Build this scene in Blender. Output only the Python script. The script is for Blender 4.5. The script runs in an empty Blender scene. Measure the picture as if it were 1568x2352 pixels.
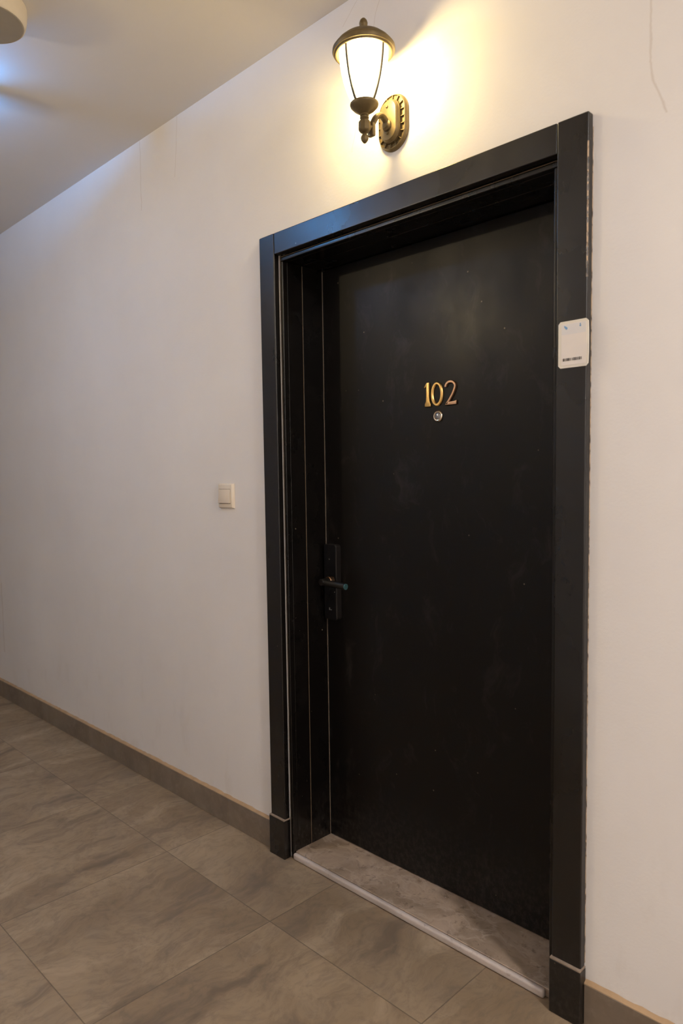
import bpy, bmesh, math, random
from mathutils import Vector, Matrix
import numpy as np
random.seed(7)
SC = bpy.context.scene
COL = SC.collection
# ------------------------------------------------------------------ camera
CAM = (1.9995, -1.6755, 1.4054)
YAW, PITCH, ROLL, FPX, SX, SY = 45.9461, -4.0041, -0.9202, 1642.52, -46.8, 28.25
ya, pi_, ro = map(math.radians, (YAW, PITCH, ROLL))
fw = Vector((-math.sin(ya)*math.cos(pi_), math.cos(ya)*math.cos(pi_), math.sin(pi_)))
r0 = fw.cross(Vector((0, 0, 1))).normalized(); u0 = r0.cross(fw)
rt = r0*math.cos(ro)+u0*math.sin(ro); up = -r0*math.sin(ro)+u0*math.cos(ro)
cd = bpy.data.cameras.new('camera'); cam = bpy.data.objects.new('camera', cd); COL.objects.link(cam)
m = Matrix((rt, up, -fw)).transposed().to_4x4(); m.translation = Vector(CAM); cam.matrix_world = m
cd.sensor_fit = 'VERTICAL'; cd.sensor_height = 36; cd.lens = FPX/2352*36
cd.shift_x = -SX/2352; cd.shift_y = SY/2352
cd.clip_start = .05; cd.clip_end = 60
cd.dof.use_dof = True; cd.dof.focus_distance = 2.35; cd.dof.aperture_fstop = 3.5
SC.camera = cam
# ------------------------------------------------------------------ world, view
w = bpy.data.worlds.new('world'); SC.world = w; w.use_nodes = True
w.node_tree.nodes['Background'].inputs[0].default_value = (1, .9, .8, 1)
w.node_tree.nodes['Background'].inputs[1].default_value = .02
SC.view_settings.view_transform = 'Standard'; SC.view_settings.look = 'None'
SC.view_settings.gamma = 1; SC.view_settings.exposure = 0.0
try: SC.view_settings.use_curve_mapping = False
except Exception: pass
SC.cycles.use_denoising = True
SC.cycles.max_bounces = 10; SC.cycles.diffuse_bounces = 7
SC.cycles.sample_clamp_indirect = 6
# light levels (watts / radiance)
LANTERN_W, LANTERN_COL = 15, (1, .78, .36)
SHADE_L = 8
COOL_L, COOL_COL = 370, (.08, .40, 1)
FILL_TWIN_W, FILL_TWIN_COL = 50, (1, .84, .57)
FILL_L, FILL_COL = 300, (1, .925, .865)

# ------------------------------------------------------------------ dimensions (metres); door wall is the plane y = 0
W, H = 1.206, 2.237            # outer size of the door casing
CP, CW, CH = .024, .079, .073  # casing projection, width, head height
XL, XR, ZT, D = .098, 1.108, 2.143, .19
PH, PLD = .147, .032           # plinth block height, projection
HC = 2.852
YF = -2.1                      # opposite wall
X0, X1 = -5.0, 5.2
ZS = .0245

# ------------------------------------------------------------------ materials
class NT:
    def __init__(s, name):
        s.m = bpy.data.materials.new(name); s.m.use_nodes = True
        s.t = s.m.node_tree; s.b = s.t.nodes['Principled BSDF']; s.out = s.t.nodes['Material Output']
        s.co = s.t.nodes.new('ShaderNodeTexCoord').outputs['Object']
    def n(s, typ, ins=None, **kw):
        nd = s.t.nodes.new(typ)
        for k, v in kw.items(): setattr(nd, k, v)
        for k, v in (ins or {}).items():
            if isinstance(v, bpy.types.NodeSocket): s.t.links.new(v, nd.inputs[k])
            else: nd.inputs[k].default_value = v
        return nd
    def math(s, op, a, b=0., c=0.):
        return s.n('ShaderNodeMath', {0: a, 1: b, 2: c}, operation=op).outputs[0]
    def noise(s, scale, detail=4, rough=.55, vec=None, stretch=(1, 1, 1)):
        v = s.n('ShaderNodeVectorMath', {0: vec or s.co, 1: stretch}, operation='MULTIPLY').outputs[0]
        return s.n('ShaderNodeTexNoise', {'Vector': v, 'Scale': scale, 'Detail': detail, 'Roughness': rough}).outputs[0]
    def ramp(s, f, a, b, lo=0., hi=1.):
        return s.n('ShaderNodeMapRange', {0: f, 1: a, 2: b, 3: lo, 4: hi}, clamp=True).outputs[0]
    def mix(s, f, a, b):
        nd = s.t.nodes.new('ShaderNodeMix'); nd.data_type = 'RGBA'
        for sock, v in ((nd.inputs[0], f), (nd.inputs[6], a), (nd.inputs[7], b)):
            if isinstance(v, bpy.types.NodeSocket): s.t.links.new(v, sock)
            else: sock.default_value = (*v, 1) if isinstance(v, tuple) and len(v) == 3 else v
        return nd.outputs[2]
    def set(s, **kw):
        for k, v in kw.items():
            k = k.replace('_', ' ')
            if isinstance(v, bpy.types.NodeSocket): s.t.links.new(v, s.b.inputs[k])
            else: s.b.inputs[k].default_value = (*v, 1) if isinstance(v, tuple) and len(v) == 3 else v
    def bump(s, h, strength=.2, dist=.002):
        nd = s.n('ShaderNodeBump', {'Height': h, 'Strength': strength, 'Distance': dist})
        s.t.links.new(nd.outputs[0], s.b.inputs['Normal'])
    def xyz(s):
        o = s.n('ShaderNodeSeparateXYZ', {0: s.co}).outputs
        return o[0], o[1], o[2]

def plain(name, col, rough=.5, metal=0., var=.12, scale=40, bump=0.):
    k = NT(name); n = k.noise(scale)
    dk = tuple(c*(1-var) for c in col); lt = tuple(min(1, c*(1+var)) for c in col)
    k.set(Base_Color=k.mix(n, dk, lt), Roughness=rough, Metallic=metal)
    if bump: k.bump(n, bump)
    return k.m

def wall_material():
    k = NT('painted_plaster'); x, y, z = k.xyz()
    a = k.noise(1.3, 5, .6); b = k.noise(9, 5, .6, stretch=(1, 1, .5))
    c = k.mix(k.ramp(a, .3, .7), (.74, .715, .70), (.80, .78, .765))
    sm = k.math('MULTIPLY', k.ramp(b, .56, .75), k.ramp(z, .9, .15))       # grubby low smudges
    c = k.mix(k.math('MULTIPLY', sm, .22), c, (.50, .44, .38))
    wob = k.math('SUBTRACT', k.noise(7, 3, .6), .5)
    wf = k.math('SUBTRACT', k.noise(40, 2, .6), .5)
    def crack(px, pz0, pz1, slope, width, amp=.03, alpha=.35):
        global _
        d = k.math('SUBTRACT', k.math('ADD', k.math('SUBTRACT', x, px), k.math('MULTIPLY', k.math('SUBTRACT', z, pz0), -slope)),
                   k.math('ADD', k.math('MULTIPLY', wob, amp), k.math('MULTIPLY', wf, .006)))
        line = k.ramp(k.math('ABSOLUTE', d), width, 0.)
        rng = k.math('MULTIPLY', k.math('GREATER_THAN', z, pz0), k.math('LESS_THAN', z, pz1))
        return k.math('MULTIPLY', k.math('MULTIPLY', line, rng), alpha)
    for args in ((-.82, 2.56, 2.85, 0., .004), (-.55, 2.62, 2.85, .1, .003), (1.37, 2.18, 2.30, -.3, .004), (1.333, 2.30, 2.62, 0., .004),
                 (.40, 2.785, 2.85, 1.2, .003), (-2.67, .3, .75, 0., .012), (.43, 2.4, 2.8, .3, .002)):
        c = k.mix(crack(*args), c, (.42, .33, .25))
    k.set(Base_Color=c, Roughness=.62)
    k.bump(k.math('ADD', k.noise(120, 3), k.math('MULTIPLY', a, 3.)), .12, .003)
    return k.m

def ceiling_material():
    k = NT('ceiling_paint'); a = k.noise(1.5, 4)
    k.set(Base_Color=k.mix(a, (.70, .675, .64), (.76, .73, .70)), Roughness=.8)
    k.bump(k.noise(90), .08); return k.m

TX, TY, TS, TSY = -.2828, -.3007, .600, .61
def floor_material():
    k = NT('stone_look_tiles'); x, y, z = k.xyz()
    fx = k.math('DIVIDE', k.math('SUBTRACT', x, TX), TS); fy = k.math('DIVIDE', k.math('SUBTRACT', y, TY), TSY)
    ix = k.math('FLOOR', fx); iy = k.math('FLOOR', fy)
    wn = k.n('ShaderNodeTexWhiteNoise', {'Vector': k.n('ShaderNodeCombineXYZ', {0: ix, 1: iy}).outputs[0]}).outputs
    off = k.n('ShaderNodeVectorMath', {0: wn['Color'], 1: (17, 13, 9)}, operation='MULTIPLY').outputs[0]
    v = k.n('ShaderNodeVectorMath', {0: k.co, 1: off}, operation='ADD').outputs[0]
    v2 = k.n('ShaderNodeVectorMath', {0: v, 1: k.n('ShaderNodeVectorMath', {0: k.n('ShaderNodeTexNoise', {'Vector': v, 'Scale': 3.5, 'Detail': 3.}).outputs[1], 1: (.22, .3, 0)}, operation='MULTIPLY').outputs[0]}, operation='ADD').outputs[0]
    big = k.noise(2.2, 6, .6, v2); streak = k.noise(3.4, 7, .62, v2, (1.9, .42, 1)); fine = k.noise(38, 5, .7, v2, (1.2, .7, 1))
    c = k.mix(k.ramp(big, .36, .64), (.228, .162, .098), (.350, .262, .170))
    c = k.mix(k.ramp(streak, .53, .66, 0., .8), c, (.40, .305, .205))
    c = k.mix(k.ramp(streak, .46, .34, 0., .9), c, (.150, .108, .072))
    c = k.mix(k.ramp(fine, .45, .66, .0, .4), c, (.13, .10, .075))
    c = k.mix(k.math('MULTIPLY', wn['Value'], .12), c, (.30, .26, .22))
    def edge(f):
        fr = k.math('FRACT', f); return k.math('MINIMUM', fr, k.math('SUBTRACT', 1., fr))
    e = k.math('MINIMUM', edge(fx), edge(fy))
    g = k.ramp(e, .0034, .0016)
    c = k.mix(k.math('MULTIPLY', g, .75), c, (.115, .085, .06))
    spots = k.n('ShaderNodeTexVoronoi', {'Vector': k.co, 'Scale': 5.}).outputs[0]
    c = k.mix(k.ramp(spots, .018, .010), c, (.42, .36, .30))
    k.set(Base_Color=c, Roughness=k.ramp(fine, .2, .8, .50, .66))
    k.bump(k.math('SUBTRACT', k.math('MULTIPLY', fine, .12), g), .35, .0015); return k.m

def skirting_material():
    k = NT('skirting_tile')
    c = k.mix(k.ramp(k.noise(5, 6, .65), .3, .7), (.15, .112, .078), (.235, .19, .145))
    c = k.mix(k.ramp(k.noise(26, 5, .7), .5, .8, 0, .5), c, (.30, .26, .21))
    k.set(Base_Color=c, Roughness=.5); k.bump(k.noise(60), .1); return k.m

def stone_material():
    k = NT('threshold_stone')
    warp = k.n('ShaderNodeVectorMath', {0: k.co, 1: k.n('ShaderNodeVectorMath', {0: k.n('ShaderNodeTexNoise', {'Vector': k.co, 'Scale': 6., 'Detail': 4.}).outputs[1], 1: (.15, .15, 0)}, operation='MULTIPLY').outputs[0]}, operation='ADD').outputs[0]
    c = k.mix(k.ramp(k.noise(7, 6, .65, warp), .38, .64), (.26, .195, .142), (.45, .35, .27))
    vein = k.math('ABSOLUTE', k.math('SUBTRACT', k.noise(4.5, 5, .6, warp, (.8, 1.6, 1)), .5))
    c = k.mix(k.ramp(vein, .030, .0, 0, .5), c, (.50, .41, .34))
    c = k.mix(k.ramp(k.noise(32, 5, .75, warp), .55, .68, 0, .75), c, (.12, .085, .062))
    c = k.mix(k.ramp(k.noise(60, 3, .6), .69, .76, 0, .8), c, (.55, .48, .42))
    k.set(Base_Color=c, Roughness=.42); k.bump(k.noise(50), .15); return k.m

def nosing_material():
    k = NT('polished_stone_edge')
    c = k.mix(k.ramp(k.noise(9, 5, .6, stretch=(.5, 1, 1)), .3, .7), (.40, .35, .32), (.60, .53, .50))
    c = k.mix(k.ramp(k.noise(45, 4, .7), .58, .75, 0, .6), c, (.25, .20, .17))
    k.set(Base_Color=c, Roughness=.35); return k.m

def black_paint(name, rough=.36, smudge=.5, scuff=True, spec=.42, base=(.0042, .0033, .0028)):
    k = NT(name); x, y, z = k.xyz()
    a = k.noise(3.0, 6, .62, stretch=(1, 1, .6))
    warp = k.n('ShaderNodeVectorMath', {0: k.co, 1: k.n('ShaderNodeVectorMath', {0: k.n('ShaderNodeTexNoise', {'Vector': k.co, 'Scale': 4., 'Detail': 3.}).outputs[1], 1: (.25, .25, .35)}, operation='MULTIPLY').outputs[0]}, operation='ADD').outputs[0]
    b = k.noise(9, 6, .7, warp, (1.6, 1.6, .5))
    c = k.mix(k.math('MULTIPLY', k.ramp(b, .55, .78), smudge), base, (.026, .022, .021))
    if scuff:
        s = k.math('MULTIPLY', k.ramp(z, .26, .05), k.ramp(k.noise(55, 5, .75, stretch=(1, 1.6, .8)), .46, .70))
        c = k.mix(k.math('MULTIPLY', s, .5), c, (.060, .050, .044))
    dots = k.n('ShaderNodeTexVoronoi', {'Vector': k.co, 'Scale': 14.}).outputs[0]
    c = k.mix(k.ramp(dots, .045, .02, 0, .8), c, (.22, .18, .13))
    k.set(Base_Color=c, Roughness=k.ramp(a, .3, .7, rough-.07, rough+.12), Specular_IOR_Level=spec)
    k.bump(k.noise(60, 3, stretch=(1, 1, .3)), .05, .001); return k.m

def worn_edge():
    k = NT('worn_caulk'); n = k.noise(45, 4, .7)
    k.set(Base_Color=k.mix(k.ramp(n, .40, .52), (.05, .035, .025), (.42, .31, .21)), Roughness=.8); k.bump(n, .6, .004); return k.m

M = dict(
 wall=wall_material(), ceil=ceiling_material(), floor=floor_material(), skirt=skirting_material(), stone=stone_material(), nose=nosing_material(),
 door=black_paint('black_door_paint', .38, .9, spec=.25), casing=black_paint('black_casing_paint', .27, .35, spec=.6), jamb=black_paint('black_jamb_paint', .25, .3),
 caulk=plain('tan_caulk', (.17, .115, .065), .8, bump=.4), grout=plain('skirting_mortar', (.40, .27, .155), .85, var=.25, scale=25, bump=.5),
 ledge=plain('dusty_edge', (.24, .185, .14), .8, var=.35, scale=60, bump=.3), worn=worn_edge(),
 strap=plain('dark_strap', (.03, .022, .012), .5), brass=plain('antique_bronze', (.15, .108, .048), .48, .5, .35, 70, .15), bulb=None,
 gold=plain('worn_gold', (.70, .45, .16), .36, 1., .25, 55), rose=plain('tarnished_gold', (.52, .32, .20), .40, 1., .2, 55),
 chrome=plain('peephole_ring', (.80, .70, .56), .2, 1., .08), lens=plain('peephole_lens', (.30, .30, .32), .08, .6),
 lock=plain('gloss_black_glass', (.006, .006, .007), .16), lockrim=plain('dark_metal', (.020, .017, .016), .28, .3), lever=plain('satin_black_metal', (.007, .0065, .006), .42),
 teal=plain('teal_reflection', (.06, .15, .16), .3, .4), copper=plain('copper_ring', (.75, .45, .27), .25, 1.),  # teal of the lever end is a reflection put into its colour
 mark=plain('grey_print', (.33, .33, .32), .6),
 jambgap=plain('rocker_shadow', (.16, .11, .07), .6), plastic=plain('cream_plastic', (.74, .66, .55), .38, var=.03), plastic2=plain('cream_plastic_rocker', (.72, .63, .52), .35, var=.03),
 card=plain('white_card', (.76, .71, .67), .35, var=.03), cardrim=plain('card_holder', (.72, .68, .60), .3, var=.04),
 blue=plain('blue_print', (.17, .33, .55), .5), paleblue=plain('pale_blue_band', (.69, .675, .675), .4, var=.03), ink=plain('black_ink', (.06, .055, .055), .5),
 white=plain('lamp_housing', (.62, .55, .44), .5, var=.04), whiteface=plain('lamp_face', (.30, .265, .215), .45, var=.06),  # drum face is the housing colour with its shade painted in
)

def glow(name, col, L, transp=0.):
    k = NT(name); k.t.nodes.remove(k.b)
    e = k.n('ShaderNodeEmission', {0: (*col, 1), 1: L}).outputs[0]
    if transp:
        t = k.n('ShaderNodeBsdfTransparent', {0: (1, .97, .9, 1)}).outputs[0]
        e = k.n('ShaderNodeMixShader', {0: transp, 1: e, 2: t}).outputs[0]
    k.t.links.new(e, k.out.inputs[0]); return k.m
M['shade'] = glow('lit_frosted_glass', (1, .88, .62), SHADE_L, .6)
M['bulb'] = glow('lit_bulb', (1, .86, .6), 60, .85)
M['twinshade'] = glow('lit_frosted_glass_dim', (1, .95, .78), 4, .6)
M['twinbulb'] = glow('lit_bulb_dim', (1, .95, .78), 20, .85)
M['fillglass'] = glow('lit_opal_glass', FILL_COL, FILL_L)
M['coolglass'] = glow('lit_cool_tube', COOL_COL, COOL_L)

# ------------------------------------------------------------------ mesh helpers
def link(name, bm, mat, parent=None, smooth=False, wn=False):
    me = bpy.data.meshes.new(name); bm.normal_update(); bm.to_mesh(me); bm.free()
    me.materials.append(mat)
    if smooth:
        for p in me.polygons: p.use_smooth = True
        me.set_sharp_from_angle(angle=math.radians(35))
    o = bpy.data.objects.new(name, me); COL.objects.link(o); o.parent = parent
    if wn:
        md = o.modifiers.new('normals', 'WEIGHTED_NORMAL'); md.keep_sharp = True; md.weight = 80
    return o
def tag(o, label=None, cat=None, group=None, kind=None):
    for a, b in (('label', label), ('category', cat), ('group', group), ('kind', kind)):
        if b: o[a] = b
    return o
def empty(name, loc=(0, 0, 0)):
    o = bpy.data.objects.new(name, None); COL.objects.link(o); o.empty_display_size = .05; o.location = loc; return o
def box(bm, x0, x1, y0, y1, z0, z1, bev=0., seg=2):
    vs = [bm.verts.new((x, y, z)) for x in (x0, x1) for y in (y0, y1) for z in (z0, z1)]
    fs = [(0, 1, 3, 2), (4, 6, 7, 5), (0, 4, 5, 1), (2, 3, 7, 6), (0, 2, 6, 4), (1, 5, 7, 3)]
    ff = [bm.faces.new([vs[i] for i in f]) for f in fs]
    bmesh.ops.recalc_face_normals(bm, faces=ff)
    if bev:
        es = list({e for f in ff for e in f.edges})
        bmesh.ops.bevel(bm, geom=es, offset=bev, segments=seg, profile=.5, affect='EDGES')
def B(name, mat, parent, dims, bev=0., seg=2, smooth=True):
    bm = bmesh.new(); box(bm, *dims, bev, seg); return link(name, bm, mat, parent, smooth, True)
def lathe(bm, prof, c=(0, 0, 0), n=48, axis='Z', squash=(1, 1)):
    rings = []
    for r, h in prof:
        ring = []
        for i in range(n):
            a = 2*math.pi*i/n; p, q = r*math.cos(a)*squash[0], r*math.sin(a)*squash[1]
            v = {'Z': (p, q, h), 'Y': (p, h, q), 'X': (h, p, q)}[axis]
            ring.append(bm.verts.new((v[0]+c[0], v[1]+c[1], v[2]+c[2])))
        rings.append(ring)
    fs = []
    for a, b in zip(rings, rings[1:]):
        for i in range(n): fs.append(bm.faces.new((a[i], a[(i+1) % n], b[(i+1) % n], b[i])))
    for ring in (rings[0], rings[-1]): fs.append(bm.faces.new(ring))
    bmesh.ops.recalc_face_normals(bm, faces=fs)
def sweep(bm, pts, section, closed=False, upv=Vector((0, 0, 1))):
    """sweep a closed 2D section (list of (s, t)) or a per-point function along 3D points"""
    pts = [Vector(p) for p in pts]; n = len(pts); rings = []
    for i, p in enumerate(pts):
        a = pts[(i-1) % n] if (closed or i) else p; b = pts[(i+1) % n] if (closed or i < n-1) else p
        t = (b-a).normalized(); s = t.cross(upv).normalized(); u = s.cross(t)
        sec = section(i/(n-1)) if callable(section) else section
        rings.append([bm.verts.new(p+s*q[0]+u*q[1]) for q in sec])
    fs = []; m_ = len(rings[0])
    for k in range(n if closed else n-1):
        a, b = rings[k], rings[(k+1) % n]
        for i in range(m_): fs.append(bm.faces.new((a[i], a[(i+1) % m_], b[(i+1) % m_], b[i])))
    if not closed: fs += [bm.faces.new(rings[0]), bm.faces.new(rings[-1])]
    bmesh.ops.recalc_face_normals(bm, faces=fs)
def circ(r, n=12, ry=None): return [(r*math.cos(2*math.pi*i/n), (ry or r)*math.sin(2*math.pi*i/n)) for i in range(n)]
def prism(bm, poly, y0, y1, bev=0.):
    """2D outline in (x, z) extruded from y0 (front) to y1"""
    a = [bm.verts.new((x, y0, z)) for x, z in poly]; b = [bm.verts.new((x, y1, z)) for x, z in poly]
    f0 = bm.faces.new(a); fs = [f0, bm.faces.new(b)]; n = len(poly)
    for i in range(n): fs.append(bm.faces.new((a[i], a[(i+1) % n], b[(i+1) % n], b[i])))
    bmesh.ops.recalc_face_normals(bm, faces=fs)
    if bev: bmesh.ops.bevel(bm, geom=list(f0.edges), offset=bev, segments=3, profile=.5, affect='EDGES')
def rrect(x0, x1, z0, z1, r, n=6):
    out = []
    for cx, cz, a0 in ((x1-r, z1-r, 0), (x0+r, z1-r, 90), (x0+r, z0+r, 180), (x1-r, z0+r, 270)):
        for i in range(n+1):
            a = math.radians(a0+90*i/n); out.append((cx+r*math.cos(a), cz+r*math.sin(a)))
    return out

# ------------------------------------------------------------------ room shell
S = 'structure'
TH = .26
bm = bmesh.new(); box(bm, X0-.2, X1+.2, YF-.2, TH, -.12, 0); tag(link('floor', bm, M['floor']), 'grey brown stone look floor tiles of the corridor', 'floor', kind=S)
bm = bmesh.new(); box(bm, X0-.2, X1+.2, YF-.2, TH, HC, HC+.12); tag(link('ceiling', bm, M['ceil']), 'plain painted corridor ceiling above the door wall', 'ceiling', kind=S)
bm = bmesh.new()
box(bm, X0, .076, 0, TH, 0, HC); box(bm, 1.130, X1, 0, TH, 0, HC); box(bm, .076, 1.130, 0, TH, H-.05, HC)
tag(link('wall_back', bm, M['wall']), 'off white plaster wall around the black door', 'wall', kind=S)
for nm, d, lb in (('wall_front', (X0, X1, YF-.2, YF, 0, HC), 'plaster wall on the opposite side of the corridor'),
                  ('wall_left', (X0-.2, X0, YF-.2, TH, 0, HC), 'plaster wall closing the far left end of the corridor'),
                  ('wall_right', (X1, X1+.2, YF-.2, TH, 0, HC), 'plaster wall closing the right end of the corridor')):
    bm = bmesh.new(); box(bm, *d); tag(link(nm, bm, M['wall']), lb, 'wall', kind=S)

# baseboards: runs of cut tiles with a mortar bead on top
def baseboard(name, xa, xb, joints, label):
    bd, bh = .0125, .1085
    root = tag(empty(name, (0, 0, 0)), label, 'baseboard', kind=S)
    bm = bmesh.new(); xs = [xa]+sorted(j for j in joints if xa < j < xb)+[xb]
    for a, b in zip(xs, xs[1:]): box(bm, a+(.001 if a != xa else 0), b-(.001 if b != xb else 0), -bd, -.002, 0, bh, .0015, 1)
    link('skirting_tile', bm, M['skirt'], root)
    bm = bmesh.new(); n = max(8, int((xb-xa)/.02)); rows = []
    rnd = random.Random(3)
    for i in range(n+1):
        x = xa+(xb-xa)*i/n; j = rnd.uniform(-.001, .001)
        rows.append([bm.verts.new(v) for v in ((x, -.0120, bh-.003), (x, -.0115, bh+.0008+j*.4), (x, -.007, bh+.004+j), (x, -.0004, bh+.008+j*2), (x, -.0004, bh-.003))])
    for a, b in zip(rows, rows[1:]):
        for k in range(5): bm.faces.new((a[k], a[(k+1) % 5], b[(k+1) % 5], b[k]))
    bm.faces.new(rows[0]); bm.faces.new(rows[-1]); bmesh.ops.recalc_face_normals(bm, faces=bm.faces[:])
    tag(link('mortar_bead', bm, M['grout'], root, True), 'ochre mortar bead along the top edge')
    bm = bmesh.new(); box(bm, xa+.002, xb-.002, -bd+.0012, -.001, .001, bh-.002); link('joint_filler', bm, M['caulk'], root)
baseboard('baseboard_left', X0, -.0035, [TX-.005-.6*i for i in range(9)], 'brown tile baseboard running left from the door frame')
baseboard('baseboard_right', W+.0035, X1, [TX+.6*i for i in range(2, 10)], 'brown tile baseboard right of the door frame')

# ------------------------------------------------------------------ door casing (trim_1)
tr = tag(empty('trim_1', (W/2, 0, 0)), 'black painted door casing with plinth blocks around door', 'door frame', kind=S)
def part(name, mat, dims, bev=.0025, seg=2, root=None, label=None):
    root = root or tr
    o = B(name, mat, root, [dims[0]-root.location.x, dims[1]-root.location.x, dims[2]-root.location.y, dims[3]-root.location.y, dims[4]-root.location.z, dims[5]-root.location.z], bev, seg)
    if label: o['label'] = label
    return o
def fixup(o, root):   # geometry given in world coordinates -> root space
    o.data.transform(Matrix.Translation(-root.location)); return o
part('casing_board', M['casing'], (0, CW, -CP, -.0002, PH, H), .004, 3)
part('casing_board', M['casing'], (W-CW, W, -CP, -.0002, PH, H), .004, 3)
part('casing_board', M['casing'], (CW+.0008, W-CW-.0008, -CP+.0004, -.0002, H-CH, H-.0005), .003, 3)
for a, b in ((-.003, CW+.0025), (W-CW-.0025, W+.003)):
    p = part('plinth_block', M['casing'], (a, b, -PLD, -.0003, 0, PH-.002), .003, 3)
    bm = bmesh.new(); box(bm, a+.0005, b-.0005, -PLD+.0005, -.0004, PH-.0035, PH+.0022, .002, 2)
    c = fixup(link('dusty_ledge', bm, M['ledge'], None, True), tr); c.parent = p; c['label'] = 'dusty grey ledge on top of the black block'
# caulk beads between casing and frame lining, worn bead on outer right side
for d, cd_ in (((CW+.0002, CW+.0068, .004, .02, .02, H-CH+.004), (CW+.0034, CW+.0052, .0005, .0042, .02, H-CH+.002)),
             ((W-CW-.0068, W-CW-.0002, .004, .02, .02, H-CH+.004), (W-CW-.0052, W-CW-.0034, .0005, .0042, .02, H-CH+.002)),
             ((CW+.0068, W-CW-.0068, .004, .02, H-CH-.0068, H-CH-.0002), (CW+.0068, W-CW-.0068, .0015, .0042, H-CH-.0048, H-CH-.0034))):
    part('rebate', M['jamb'], d, 0)
    part('caulk_line', M['caulk'], cd_, .0005, 1, label='thin tan caulk line between casing and lining')
def ragged(za, zb, n, fn, label):
    bm = bmesh.new(); rings = []
    for i in range(n+1):
        z = za+(zb-za)*i/n; rings.append([bm.verts.new((x, y, z)) for x, y in fn(z)])
    for a, b in zip(rings, rings[1:]):
        for q in range(4): bm.faces.new((a[q], a[(q+1) % 4], b[(q+1) % 4], b[q]))
    bm.faces.new(rings[0]); bm.faces.new(rings[-1]); bmesh.ops.recalc_face_normals(bm, faces=bm.faces[:])
    c = fixup(link('chipped_edge', bm, M['worn'], None), tr); c.parent = tr; c['label'] = label
rnd = random.Random(5)
def chips(z):
    j = rnd.random(); wd = .0006+.0016*j*j
    return (W-.0035, -CP+.0012), (W-.0022-wd*.3, -CP-.0002), (W+.0003, -CP+.0020+wd), (W-.0004, -CP+.0045)
ragged(1.86, 2.17, 46, chips, 'paint chipped to tan along the upper right arris')
def bead(z):
    j = rnd.random(); wd = .0004+.0007*j
    return (W-.0004, -.0004), (W-.0001, -.0012-wd), (W+wd, -.0012), (W+wd*1.4, -.0004)
ragged(PH+.01, H-.03, 161, bead, 'ragged thin caulk along the outer right edge')
# frame lining: front bead, two jamb boards each side with a seam between
SEAM = .090
for s, xa, xb in (('l', CW+.007, XL), ('r', XR, W-CW-.007)):
    part('frame_bead', M['jamb'], (xa, xb, -.002, .020, ZS*.0, ZT+.0), .003, 3)
    part('jamb_board', M['jamb'], (xa+.0005 if s == 'l' else xb-(xb-xa), xb-.0005 if s == 'l' else xb, .0202, SEAM-.001, ZS, ZT), .001, 1)
    part('jamb_board', M['jamb'], (xa, xb, SEAM+.001, D-.002, ZS, ZT), .001, 1)
    part('seam_filler', M['caulk'], (xa+.003 if s == 'l' else XR+.0012, XL-.0012 if s == 'l' else xb-.003, SEAM-.0015, SEAM+.0015, ZS+.002, ZT-.002), 0, label='thin tan seam between jamb boards')
    if s == 'l': part('seam_filler', M['ledge'], (xa+.003, XL+.0006, D-.0019, D-.0004, ZS+.002, ZT-.004), 0, label='thin worn line where jamb meets door')
part('frame_bead', M['jamb'], (CW+.007, W-CW-.007, -.002, .020, ZT, H-CH-.007), .003, 3)
part('head_lining', M['jamb'], (CW+.007, W-CW-.007, .0202, SEAM-.001, ZT+.0005, ZT+.03), .001, 1)
part('head_lining', M['jamb'], (CW+.007, W-CW-.007, SEAM+.001, D+.06, ZT+.0005, ZT+.03), .001, 1)
for xa, xb in ((CW+.003, XL+.012), (XR-.012, W-CW-.003)):
    part('stop_board', M['jamb'], (xa, xb, D+.046, D+.066, ZS, ZT), .001, 1)

# threshold
th = tag(empty('trim_2', (W/2, D/2, 0)), 'brown stone threshold slab with pale rounded edge below the door', 'threshold', kind=S)
part('slab', M['stone'], (CW+.0065, W-CW-.0065, .010, D+.066, 0, ZS-.0002), .001, 1, th)
part('nosing', M['nose'], (XL+.0005, XR-.012, -.008, .0103, .0002, ZS), .0078, 4, th, 'pale polished rounded front edge')

# ------------------------------------------------------------------ door leaf with its fittings
dr = tag(empty('door_1', (XL, D, ZS)), 'satin black flush door numbered 102 set in the deep frame', 'door', kind=S)
def dpart(o, parent=None): fixup(o, dr); o.parent = parent or dr; return o
bm = bmesh.new(); box(bm, XL+.002, XR-.002, D, D+.045, ZS+.0035, ZT-.002, .0015, 1); dpart(link('door_panel', bm, M['door'], None, True, True))
# numbers
def stroke(bm, pts, widths, y0, y1):
    n = len(pts); L, R = [], []
    for i, p in enumerate(pts):
        a, b = pts[max(0, i-1)], pts[min(n-1, i+1)]
        tx, tz = b[0]-a[0], b[1]-a[1]; l = math.hypot(tx, tz); nx, nz = -tz/l, tx/l; h = widths[i]/2
        L.append((p[0]+nx*h, p[1]+nz*h)); R.append((p[0]-nx*h, p[1]-nz*h))
    rings = []
    for (ax, az), (bx, bz) in zip(L, R):
        f = lambda t: (ax+(bx-ax)*t, az+(bz-az)*t)
        rings.append([bm.verts.new(v) for v in ((ax, y1, az), (ax, (y0+y1)/2, az), (f(.22)[0], y0, f(.22)[1]), (f(.78)[0], y0, f(.78)[1]), (bx, (y0+y1)/2, bz), (bx, y1, bz))])
    return rings
def skin(bm, rings, closed=False):
    m_ = len(rings[0]); n = len(rings); fs = []
    for k in range(n if closed else n-1):
        a, b = rings[k], rings[(k+1) % n]
        for i in range(m_): fs.append(bm.faces.new((a[i], a[(i+1) % m_], b[(i+1) % m_], b[i])))
    if not closed: fs += [bm.faces.new(rings[0]), bm.faces.new(rings[-1])]
    bmesh.ops.recalc_face_normals(bm, faces=fs)
y0, y1 = D-.0065, D-.0002
bm = bmesh.new(); z0, z1 = 1.6155, 1.6925   # 1
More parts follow.
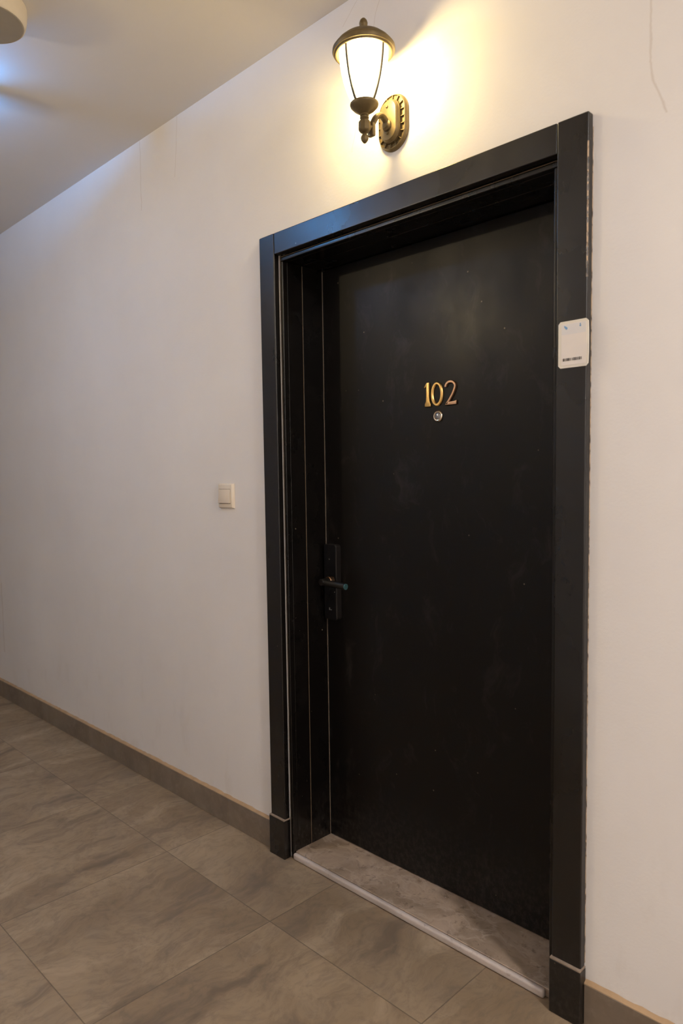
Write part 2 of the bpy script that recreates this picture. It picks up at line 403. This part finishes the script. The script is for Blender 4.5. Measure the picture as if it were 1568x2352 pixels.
poly = [(.5625, z1-.014), (.5735, z1), (.5825, z1), (.5825, z1-.045), (.5840, z0+.018), (.5885, z0+.008), (.5885, z0), (.5655, z0), (.5655, z0+.008), (.5700, z0+.018), (.5708, z1-.045), (.5712, z1-.0135), (.5655, z1-.0175)]
prism(bm, poly[::-1], y0, y1, .0015); o = dpart(link('door_digit', bm, M['gold'], None, True)); o['label'] = 'gold digit one'
bm = bmesh.new(); N = 48                   # 0
pts = [(.6125+.0185*math.cos(2*math.pi*i/N), 1.6535+.0335*math.sin(2*math.pi*i/N)) for i in range(N)]
rings = []
for i in range(N):
    a, b = pts[i-1], pts[(i+1) % N]; tx, tz = b[0]-a[0], b[1]-a[1]; l = math.hypot(tx, tz); nx, nz = -tz/l, tx/l; h = .0050
    p = pts[i]; rings.append([bm.verts.new(v) for v in ((p[0]+nx*h, y1, p[1]+nz*h), (p[0]+nx*h, (y0+y1)/2, p[1]+nz*h), (p[0]+nx*h*.5, y0, p[1]+nz*h*.5), (p[0]-nx*h*.5, y0, p[1]-nz*h*.5), (p[0]-nx*h, (y0+y1)/2, p[1]-nz*h), (p[0]-nx*h, y1, p[1]-nz*h))])
skin(bm, rings, True); o = dpart(link('door_digit', bm, M['gold'], None, True)); o['label'] = 'gold oval digit zero'
bm = bmesh.new()                           # 2
pts = [(.6465, 1.6725)]
for i in range(15):
    a = math.radians(172-i*196/14); pts.append((.6645+.0180*math.cos(a), 1.6715+.0150*math.sin(a)+.0012))
pts += [(.6785, 1.6600), (.6720, 1.6475), (.6630, 1.6345), (.6545, 1.6240), (.6500, 1.6185)]
skin(bm, stroke(bm, pts, [.0085]+[.0095]*(len(pts)-1), y0, y1))
poly = [(.6445, 1.6155), (.6870, 1.6155), (.6890, 1.6285), (.6790, 1.6262), (.6555, 1.6250), (.6480, 1.6215)]
prism(bm, poly[::-1], y0, y1, .0012); o = dpart(link('door_digit', bm, M['rose'], None, True)); o['label'] = 'rose gold digit two'
# peephole
px_, pz_ = .6150, 1.5835
bm = bmesh.new(); lathe(bm, [(.0125, -.0002), (.0178, -.0002), (.0182, -.002), (.0170, -.0045), (.0145, -.0060), (.0118, -.0052), (.0112, -.003), (.0112, -.0008)], (px_, D, pz_), 40, 'Y')
o = dpart(link('peephole', bm, M['chrome'], None, True)); o['label'] = 'round brass and chrome peephole ring'
bm = bmesh.new(); lathe(bm, [(.0108, -.001), (.0106, -.0035), (.0085, -.005), (.005, -.0062), (.001, -.0066)], (px_, D, pz_), 32, 'Y'); l_ = dpart(link('lens', bm, M['lens'], None, True), o)
# smart lock
bm = bmesh.new(); prism(bm, rrect(.1075, .1725, .868, 1.148, .011)[::-1], D-.024, D-.0003, .0022)
lk = dpart(link('smart_lock', bm, M['lockrim'], None, True, True)); lk['label'] = 'black smart lock plate with fingerprint lever'
bm = bmesh.new(); prism(bm, rrect(.1100, .1700, .8705, 1.1455, .009)[::-1], D-.0256, D-.0243, .0008); dpart(link('glass_face', bm, M['lock'], None, True, True), lk)
bm = bmesh.new(); cy, cz = D-.0256, 1.013
lathe(bm, [(.0135, -.0002), (.0165, -.0002), (.0165, -.009), (.0150, -.0105), (.0135, -.0098)], (.140, cy, cz), 36, 'Y'); dpart(link('collar', bm, M['copper'], None, True), lk)
bm = bmesh.new(); lathe(bm, [(.0125, 0), (.0118, -.010), (.0112, -.040)], (.140, cy, cz), 28, 'Y')
hx = .1212
def lev(t): return circ(.0125, 20, .0105)
sweep(bm, [(hx+.0185, .128, cz-.001), (.2525, .128, cz-.006)], circ(.0098, 20, .0118))
lathe(bm, [(.0115, .010), (.0130, .004), (.0130, -.008), (.0118, -.0100)], (.1395, .128, cz-.001), 32, 'Y')
lv = dpart(link('lever_handle', bm, M['lever'], None, True), lk)
bm = bmesh.new(); sweep(bm, [(.2526, .128, cz-.006), (.2575, .128, cz-.0064)], circ(.0092, 20, .0108)); o = dpart(link('end_cap', bm, M['teal'], None, True), lk); o['label'] = 'lever end cap with a reflection painted in'
bm = bmesh.new(); lathe(bm, [(.0078, 0), (.0088, 0), (.0088, -.0007), (.0078, -.0007)], (.1395, .128-.0101, cz-.001), 28, 'Y'); dpart(link('fingerprint_ring', bm, M['lockrim'], None, True), lk)
bm = bmesh.new(); yy = D-.0257
def mk(x, z, a, b, ang=0):
    c_, s_ = math.cos(ang), math.sin(ang)
    prism(bm, [(x+p*c_-q*s_, z+p*s_+q*c_) for p, q in ((-a, -b), (-a, b), (a, b), (a, -b))], yy-.0004, yy)
mk(.138, 1.0935, .0005, .0022, .7); mk(.1385, 1.0922, .0014, .0008)
mk(.1625, .973, .0012, .0005); mk(.1636, .9735, .0004, .0016)
for x_, z_, a_, b_ in ((.1345, .9085, .0004, .0042), (.1362, .9125, .0016, .0004), (.1376, .9107, .0004, .0016), (.1362, .9088, .0016, .0004), (.1376, .9066, .0004, .0022), (.1362, .9045, .0016, .0004),
                       (.1412, .9055, .0004, .0014), (.1426, .9066, .0012, .0003), (.1438, .9055, .0004, .0014), (.1460, .9052, .0004, .0012), (.1472, .9058, .0010, .0003)):
    mk(x_, z_, a_, b_)
dpart(link('printed_mark', bm, M['mark'], None), lk)['label'] = 'small grey printed marks'

# ------------------------------------------------------------------ wall lantern
LX, LY = .603, -.130
lan = tag(empty('wall_lantern', (LX, 0, 2.42)), 'lit bronze wall lantern with frosted glass above the black door', 'wall lamp')
def lpart(name, bm, mat, parent=None, smooth=True):
    o = fixup(link(name, bm, mat, None, smooth), lan); o.parent = parent or lan; return o
def stad(w_, h_, n=20):
    r = w_/2; s_ = h_/2-r; out = []
    for i in range(n+1): a = math.pi*i/n; out.append((LX+r*math.cos(a), 2.425+s_+r*math.sin(a)))
    for i in range(n+1): a = math.pi+math.pi*i/n; out.append((LX+r*math.cos(a), 2.425-s_+r*math.sin(a)))
    return out
bm = bmesh.new()
layers = [(.108, .158, -.0003), (.108, .158, -.006), (.102, .152, -.009), (.099, .149, -.0135), (.096, .146, -.0140), (.0945, .1445, -.0095), (.072, .122, -.0095), (.070, .120, -.0190), (.066, .116, -.0205), (.064, .114, -.026), (.058, .108, -.030), (.030, .080, -.0325)]
rings = [[bm.verts.new((x, y, z)) for x, z in stad(a, b)] for a, b, y in layers]
for a, b in zip(rings, rings[1:]):
    for i in range(len(a)): bm.faces.new((a[i], a[(i+1) % len(a)], b[(i+1) % len(a)], b[i]))
bm.faces.new(rings[0]); bm.faces.new(rings[-1]); bmesh.ops.recalc_face_normals(bm, faces=bm.faces[:])
bp = lpart('backplate', bm, M['brass'])
bm = bmesh.new(); NB = 18                       # raised ribs round the moulded rim
rr = stad(.083, .133, 60); per = [0]
for i in range(len(rr)): per.append(per[-1]+math.dist(rr[i], rr[(i+1) % len(rr)]))
for kx in range(NB):
    t = per[-1]*kx/NB; i = max(j for j in range(len(rr)) if per[j] <= t); f = (t-per[i])/(per[i+1]-per[i]+1e-9)
    p, q = rr[i], rr[(i+1) % len(rr)]; c_ = (p[0]+(q[0]-p[0])*f, p[1]+(q[1]-p[1])*f)
    tx, tz = q[0]-p[0], q[1]-p[1]; l = math.hypot(tx, tz); tx, tz = tx/l, tz/l; nx, nz = -tz, tx
    pr = [(c_[0]+nx*a+tx*b, c_[1]+nz*a+tz*b) for a, b in ((-.0072, -.0013), (.0072, -.0013), (.0072, .0013), (-.0072, .0013))]
    prism(bm, pr, -.0150, -.0088, .0006)
lpart('rim_moulding', bm, M['brass'], bp)
for zz in (2.462, 2.388):
    bm = bmesh.new(); lathe(bm, [(.0042, 0), (.0042, -.003), (.0028, -.0045), (.0008, -.0048)], (LX, -.0315, zz), 20, 'Y'); lpart('screw', bm, M['brass'], bp)
# arm: an S scroll from the plate to the socket block
bm = bmesh.new()
ctrl = [(-.030, 2.408), (-.045, 2.424), (-.062, 2.428), (-.080, 2.418), (-.094, 2.398), (-.104, 2.382), (-.116, 2.378)]
def cr(c, n=6):
    c = [c[0]]+c+[c[-1]]; out = []
    for i in range(1, len(c)-2):
        for j in range(n):
            t = j/n; out.append(tuple(.5*((2*c[i][k])+(-c[i-1][k]+c[i+1][k])*t+(2*c[i-1][k]-5*c[i][k]+4*c[i+1][k]-c[i+2][k])*t*t+(-c[i-1][k]+3*c[i][k]-3*c[i+1][k]+c[i+2][k])*t**3) for k in range(2)))
    return out+[c[-2]]
sweep(bm, [(LX, y, z) for y, z in cr(ctrl)], lambda t: circ(.0085-.0015*t, 12, .0080+.004*math.sin(math.pi*t)), upv=Vector((1, 0, 0)))
box(bm, LX-.011, LX+.011, -.108, -.094, 2.357, 2.394, .004, 2)
lathe(bm, [(.016, -.0325), (.015, -.038), (.010, -.041), (.009, -.044)], (LX, 0, 2.409), 24, 'Y')
lpart('arm', bm, M['brass'])
bm = bmesh.new(); lathe(bm, [(.0075, 2.4035), (.0125, 2.402), (.0128, 2.398), (.0105, 2.396), (.0165, 2.389), (.0170, 2.372), (.0170, 2.367), (.0145, 2.362), (.0085, 2.3585), (.0060, 2.357), (.0072, 2.354), (.0102, 2.349), (.0108, 2.343), (.0088, 2.337), (.0048, 2.332), (.0012, 2.330)], (LX, LY, 0), 8); lpart('socket_block', bm, M['brass'])
bm = bmesh.new(); lathe(bm, [(.010, 2.4030), (.0125, 2.405), (.0115, 2.409), (.018, 2.413), (.030, 2.421), (.0385, 2.430), (.0400, 2.434), (.0395, 2.4375), (.0345, 2.4385), (.032, 2.435)], (LX, LY, 0), 48); cup = lpart('glass_cup', bm, M['brass'])
GP = [(.0315, 2.437), (.0390, 2.450), (.0480, 2.470), (.0565, 2.495), (.0625, 2.520), (.0665, 2.545), (.0685, 2.568), (.0685, 2.586)]
bm = bmesh.new(); rings = []
for r, h in GP: rings.append([bm.verts.new((LX+r*math.cos(2*math.pi*i/56), LY+r*math.sin(2*math.pi*i/56), h)) for i in range(56)])
for a, b in zip(rings, rings[1:]):
    for i in range(56): bm.faces.new((a[i], a[(i+1) % 56], b[(i+1) % 56], b[i]))
lpart('glass_shade', bm, M['shade'])
for kx in range(4):
    a = math.pi/2*kx; bm = bmesh.new(); c_, s_ = math.cos(a), math.sin(a)
    sweep(bm, [(LX+(r+.0030)*c_, LY+(r+.0030)*s_, h) for r, h in GP], lambda t: [(-.0032+.0014*t, -.0016), (.0032-.0014*t, -.0016), (.0032-.0014*t, .0016), (-.0032+.0014*t, .0016)], upv=Vector((c_, s_, .2)))
    lpart('glass_strap', bm, M['strap'])
bm = bmesh.new(); lathe(bm, [(.0690, 2.5870), (.0720, 2.5740), (.0755, 2.5690), (.0790, 2.5690), (.0800, 2.5725), (.0850, 2.5735), (.0875, 2.578), (.0870, 2.584), (.0825, 2.587), (.0815, 2.591), (.0770, 2.594), (.0745, 2.599), (.0600, 2.611), (.0400, 2.620), (.0220, 2.626), (.0120, 2.630), (.0085, 2.635), (.0072, 2.639), (.0085, 2.642), (.0112, 2.647), (.0118, 2.653), (.0095, 2.660), (.0050, 2.665), (.001, 2.667)], (LX, LY, 0), 56); lpart('cap', bm, M['brass'])
bm = bmesh.new(); lathe(bm, [(.008, 2.444), (.011, 2.456), (.0125, 2.475), (.024, 2.500), (.028, 2.520), (.024, 2.540), (.010, 2.552), (.002, 2.555)], (LX, LY, 0), 24); lpart('bulb', bm, M['bulb'])
def lamp(name, loc, watts, col, rad, parent=None):
    l = bpy.data.lights.new(name, 'POINT'); l.energy = watts; l.color = col; l.shadow_soft_size = rad
    o = bpy.data.objects.new(name, l); COL.objects.link(o)
    if parent: o.parent = parent; o.location = Vector(loc)-parent.location
    else: o.location = loc
    return o
lamp('bulb_light', (LX, LY, 2.522), LANTERN_W, LANTERN_COL, .030, lan)


# unseen copy of the lantern on the opposite wall, added to brighten the left
fill_twin = lan.copy(); COL.objects.link(fill_twin); fill_twin.location = (-.80, YF, 2.42); fill_twin.rotation_euler.z = math.pi
fill_twin['label'] = 'unseen lantern copy added on the opposite wall as fill light'
for ch in list(lan.children):
    c = ch.copy(); COL.objects.link(c); c.parent = fill_twin
    if ch.type == 'LIGHT':
        c.data = ch.data.copy(); c.data.energy = FILL_TWIN_W; c.data.color = FILL_TWIN_COL
    if ch.name.startswith(('glass_shade', 'bulb')) and ch.type == 'MESH':
        c.data = ch.data.copy(); c.data.materials[0] = M['twinshade'] if 'shade' in ch.name else M['twinbulb']
    for g in ch.children:
        d = g.copy(); COL.objects.link(d); d.parent = c

# ------------------------------------------------------------------ light switch
sw = tag(empty('light_switch', (-.252, 0, 1.327)), 'small cream plastic light switch on the wall left of the door', 'light switch')
def frus(bm, x0, x1, z0, z1, y0, y1, ins):
    a = [bm.verts.new((x, y0, z)) for x, z in ((x0, z0), (x1, z0), (x1, z1), (x0, z1))]
    b = [bm.verts.new((x, y1, z)) for x, z in ((x0+ins, z0+ins), (x1-ins, z0+ins), (x1-ins, z1-ins), (x0+ins, z1-ins))]
    f0 = bm.faces.new(b); fs = [bm.faces.new(a), f0]
    for i in range(4): fs.append(bm.faces.new((a[i], a[(i+1) % 4], b[(i+1) % 4], b[i])))
    bmesh.ops.recalc_face_normals(bm, faces=fs)
    bmesh.ops.bevel(bm, geom=list({e for f in fs for e in f.edges}), offset=.0012, segments=2, profile=.5, affect='EDGES')
bm = bmesh.new(); frus(bm, -.049, .047, -.049, .049, -.0004, -.0125, .0055); link('switch_plate', bm, M['plastic'], sw, True)
bm = bmesh.new()   # rocker: tilted wedge, pressed at the top
vs = [bm.verts.new(v) for v in ((-.038, -.0127, -.027), (.034, -.0127, -.027), (.034, -.0127, .026), (-.038, -.0127, .026), (-.038, -.0205, -.027), (.034, -.0205, -.027), (.034, -.0138, .026), (-.038, -.0138, .026))]
for f in ((0, 1, 2, 3), (4, 5, 6, 7), (0, 1, 5, 4), (1, 2, 6, 5), (2, 3, 7, 6), (3, 0, 4, 7)): bm.faces.new([vs[i] for i in f])
bmesh.ops.recalc_face_normals(bm, faces=bm.faces[:]); bmesh.ops.bevel(bm, geom=bm.edges[:], offset=.001, segments=2, profile=.5, affect='EDGES')
rk = link('rocker', bm, M['plastic2'], sw, True)
bm = bmesh.new(); box(bm, -.0378, .0330, -.0129, -.0124, -.0292, .0272); link('rocker_shadow_line', bm, M['jambgap'], sw)  # brown strip paints the shadow line around the rocker

# ------------------------------------------------------------------ card on the right casing
cx0, cx1, cz0, cz1 = 1.1365, 1.2120, 1.6520, 1.7630
cdz = tag(empty('notice_card', ((cx0+cx1)/2, -CP, (cz0+cz1)/2)), 'white notice card stuck on the right door casing', 'card')
def bend(o):   # right edge lifts off the casing a little
    for v in o.data.vertices:
        t = max(0, (v.co.x-(cx0+cx1)/2)/((cx1-cx0)/2)); zz = (v.co.z-(cz0+cz1)/2)/((cz1-cz0)/2)
        v.co.y -= .0035*t*t*(1-.5*abs(zz)); v.co.x += (.0022*t*(1-zz*zz))
    return o
def cpart(name, bm, mat, parent=None, smooth=True):
    o = bend(link(name, bm, mat, None, smooth)); fixup(o, cdz); o.parent = parent or cdz; return o
def gridplate(bm, x0, x1, z0, z1, y0, y1, n=14, r=.006, side=0):
    xs = [x0+(x1-x0)*i/n for i in range(n+1)]; top, bot = [], []
    for x in xs:
        dx = min(x-x0, x1-x); h = 0 if dx >= r else r-math.sqrt(max(0, r*r-(r-dx)**2))
        top.append(z1-h); bot.append(z0+h)
    m_ = 8; G = []
    for y in (y0, y1):
        G.append([[bm.verts.new((xs[i], y, bot[i]+(top[i]-bot[i])*j/m_)) for j in range(m_+1)] for i in range(n+1)])
    for g in G:
        for i in range(n):
            for j in range(m_): bm.faces.new((g[i][j], g[i+1][j], g[i+1][j+1], g[i][j+1]))
    for i in range(n):
        for j in (0, m_): bm.faces.new((G[0][i][j], G[0][i+1][j], G[1][i+1][j], G[1][i][j]))
    for j in range(m_):
        for i in (0, n): bm.faces.new((G[0][i][j], G[0][i][j+1], G[1][i][j+1], G[1][i][j]))
    bmesh.ops.recalc_face_normals(bm, faces=bm.faces[:])
ys = -CP-.0008
bm = bmesh.new(); gridplate(bm, cx0, cx1, cz0, cz1, ys-.0035, ys); hold = cpart('card_holder', bm, M['cardrim'], smooth=False)
bm = bmesh.new(); gridplate(bm, cx0+.008, cx1-.004, cz0+.006, cz1-.006, ys-.0040, ys-.0034, r=.001); ins = cpart('card_insert', bm, M['card'], smooth=False)
bm = bmesh.new(); gridplate(bm, cx0+.009, cx1-.006, cz1-.032, cz1-.0075, ys-.00425, ys-.0040, r=.0005); cpart('header_band', bm, M['paleblue'], ins, False)['label'] = 'pale blue header band'
yb = ys-.0048
bm = bmesh.new()   # left emblem: a slanted blob with a tail
prism(bm, [(cx0+.0155, cz1-.0105), (cx0+.0185, cz1-.0115), (cx0+.0235, cz1-.0150), (cx0+.0240, cz1-.0185), (cx0+.0210, cz1-.0205), (cx0+.0180, cz1-.0170), (cx0+.0160, cz1-.0145)], yb, yb+.0005)
cpart('blue_emblem', bm, M['blue'], ins, False)
bm = bmesh.new()   # right emblem: two stacked drops
lathe(bm, [(.0022, 0), (.0022, -.0005)], (cx0+.056, yb+.0005, cz1-.0150), 16, 'Y'); lathe(bm, [(.0015, 0), (.0015, -.0005)], (cx0+.0560, yb+.0005, cz1-.0110), 16, 'Y')
cpart('blue_emblem', bm, M['blue'], ins, False)
bm = bmesh.new(); rnd = random.Random(11); x = cx0+.0130    # row of tiny bold characters, too small to read
while x < cx0+.0600:
    z = cz0+.0165; kind = rnd.choice('oobbl'); y_ = yb
    segs = {'o': ((0, 0, .0034, .0011), (0, .0052, .0034, .0011), (0, 0, .0011, .0063), (.0023, 0, .0011, .0063)),
            'b': ((0, 0, .0011, .0063), (0, 0, .0034, .0011), (0, .0026, .0034, .0011), (0, .0052, .0031, .0011), (.0023, 0, .0011, .0063)),
            'l': ((.0010, 0, .0013, .0063),)}[kind]
    for sx_, sz_, sw_, sh_ in segs: prism(bm, [(x+sx_, z+sz_), (x+sx_, z+sz_+sh_), (x+sx_+sw_, z+sz_+sh_), (x+sx_+sw_, z+sz_)], y_, y_+.0003)
    x += .0044
cpart('number_line', bm, M['ink'], ins, False)['label'] = 'line of small black characters'

# ------------------------------------------------------------------ ceiling fittings
cf = tag(empty('ceiling_drum', (-.337, -.803, HC)), 'round cream drum fitting on the ceiling at upper left', 'ceiling light')
bm = bmesh.new(); lathe(bm, [(.118, -.0005), (.118, -.018), (.116, -.040), (.112, -.052), (.108, -.056), (.105, -.0555)], (0, 0, 0), 64); link('drum_body', bm, M['white'], cf, True)
bm = bmesh.new(); lathe(bm, [(.1045, -.0545), (.1045, -.0570), (.06, -.0600), (.002, -.0610)], (0, 0, 0), 64); link('drum_face', bm, M['whiteface'], cf, True)

cl = tag(empty('tube_uplight', (-.900, -1.00, HC)), 'cool white tube lamp in an added light-shaping tray across the ceiling left of the drum fitting', 'ceiling lamp')
cl.rotation_euler.z = -math.atan(.24)
bm = bmesh.new(); box(bm, -.011, .011, -.30, .30, -.030, -.0005, .003, 2); link('batten', bm, M['white'], cl, True)
for sy in (-1, 1):
    bm = bmesh.new(); box(bm, -.017, .017, sy*.308-.008, sy*.308+.008, -.062, -.0005, .004, 2); link('end_holder', bm, M['white'], cl, True)
bm = bmesh.new(); lathe(bm, [(.011, -.299), (.012, -.296), (.012, .296), (.011, .299)], (0, 0, -.047), 24, 'Y'); link('glass_tube', bm, M['coolglass'], cl, True)
bm = bmesh.new()
for xa, xb, za, zb in ((-.040, .040, -.068, -.065), (-.040, -.037, -.0652, -.046), (.037, .040, -.0652, -.046)): box(bm, xa, xb, -.15, .32, za, zb)
link('tray', bm, M['white'], cl)  # tray added to throw the tube's light upward and off the walls

fl = tag(empty('corridor_light', (3.45, -.98, HC)), 'round opal ceiling light lighting the corridor near the right end', 'ceiling light')
bm = bmesh.new(); lathe(bm, [(.165, -.0005), (.165, -.020), (.155, -.024), (.150, -.020)], (0, 0, 0), 48); link('rim', bm, M['white'], fl, True)
bm = bmesh.new(); lathe(bm, [(.149, -.018), (.140, -.045), (.105, -.072), (.05, -.088), (.003, -.092)], (0, 0, 0), 48); link('opal_glass', bm, M['fillglass'], fl, True)
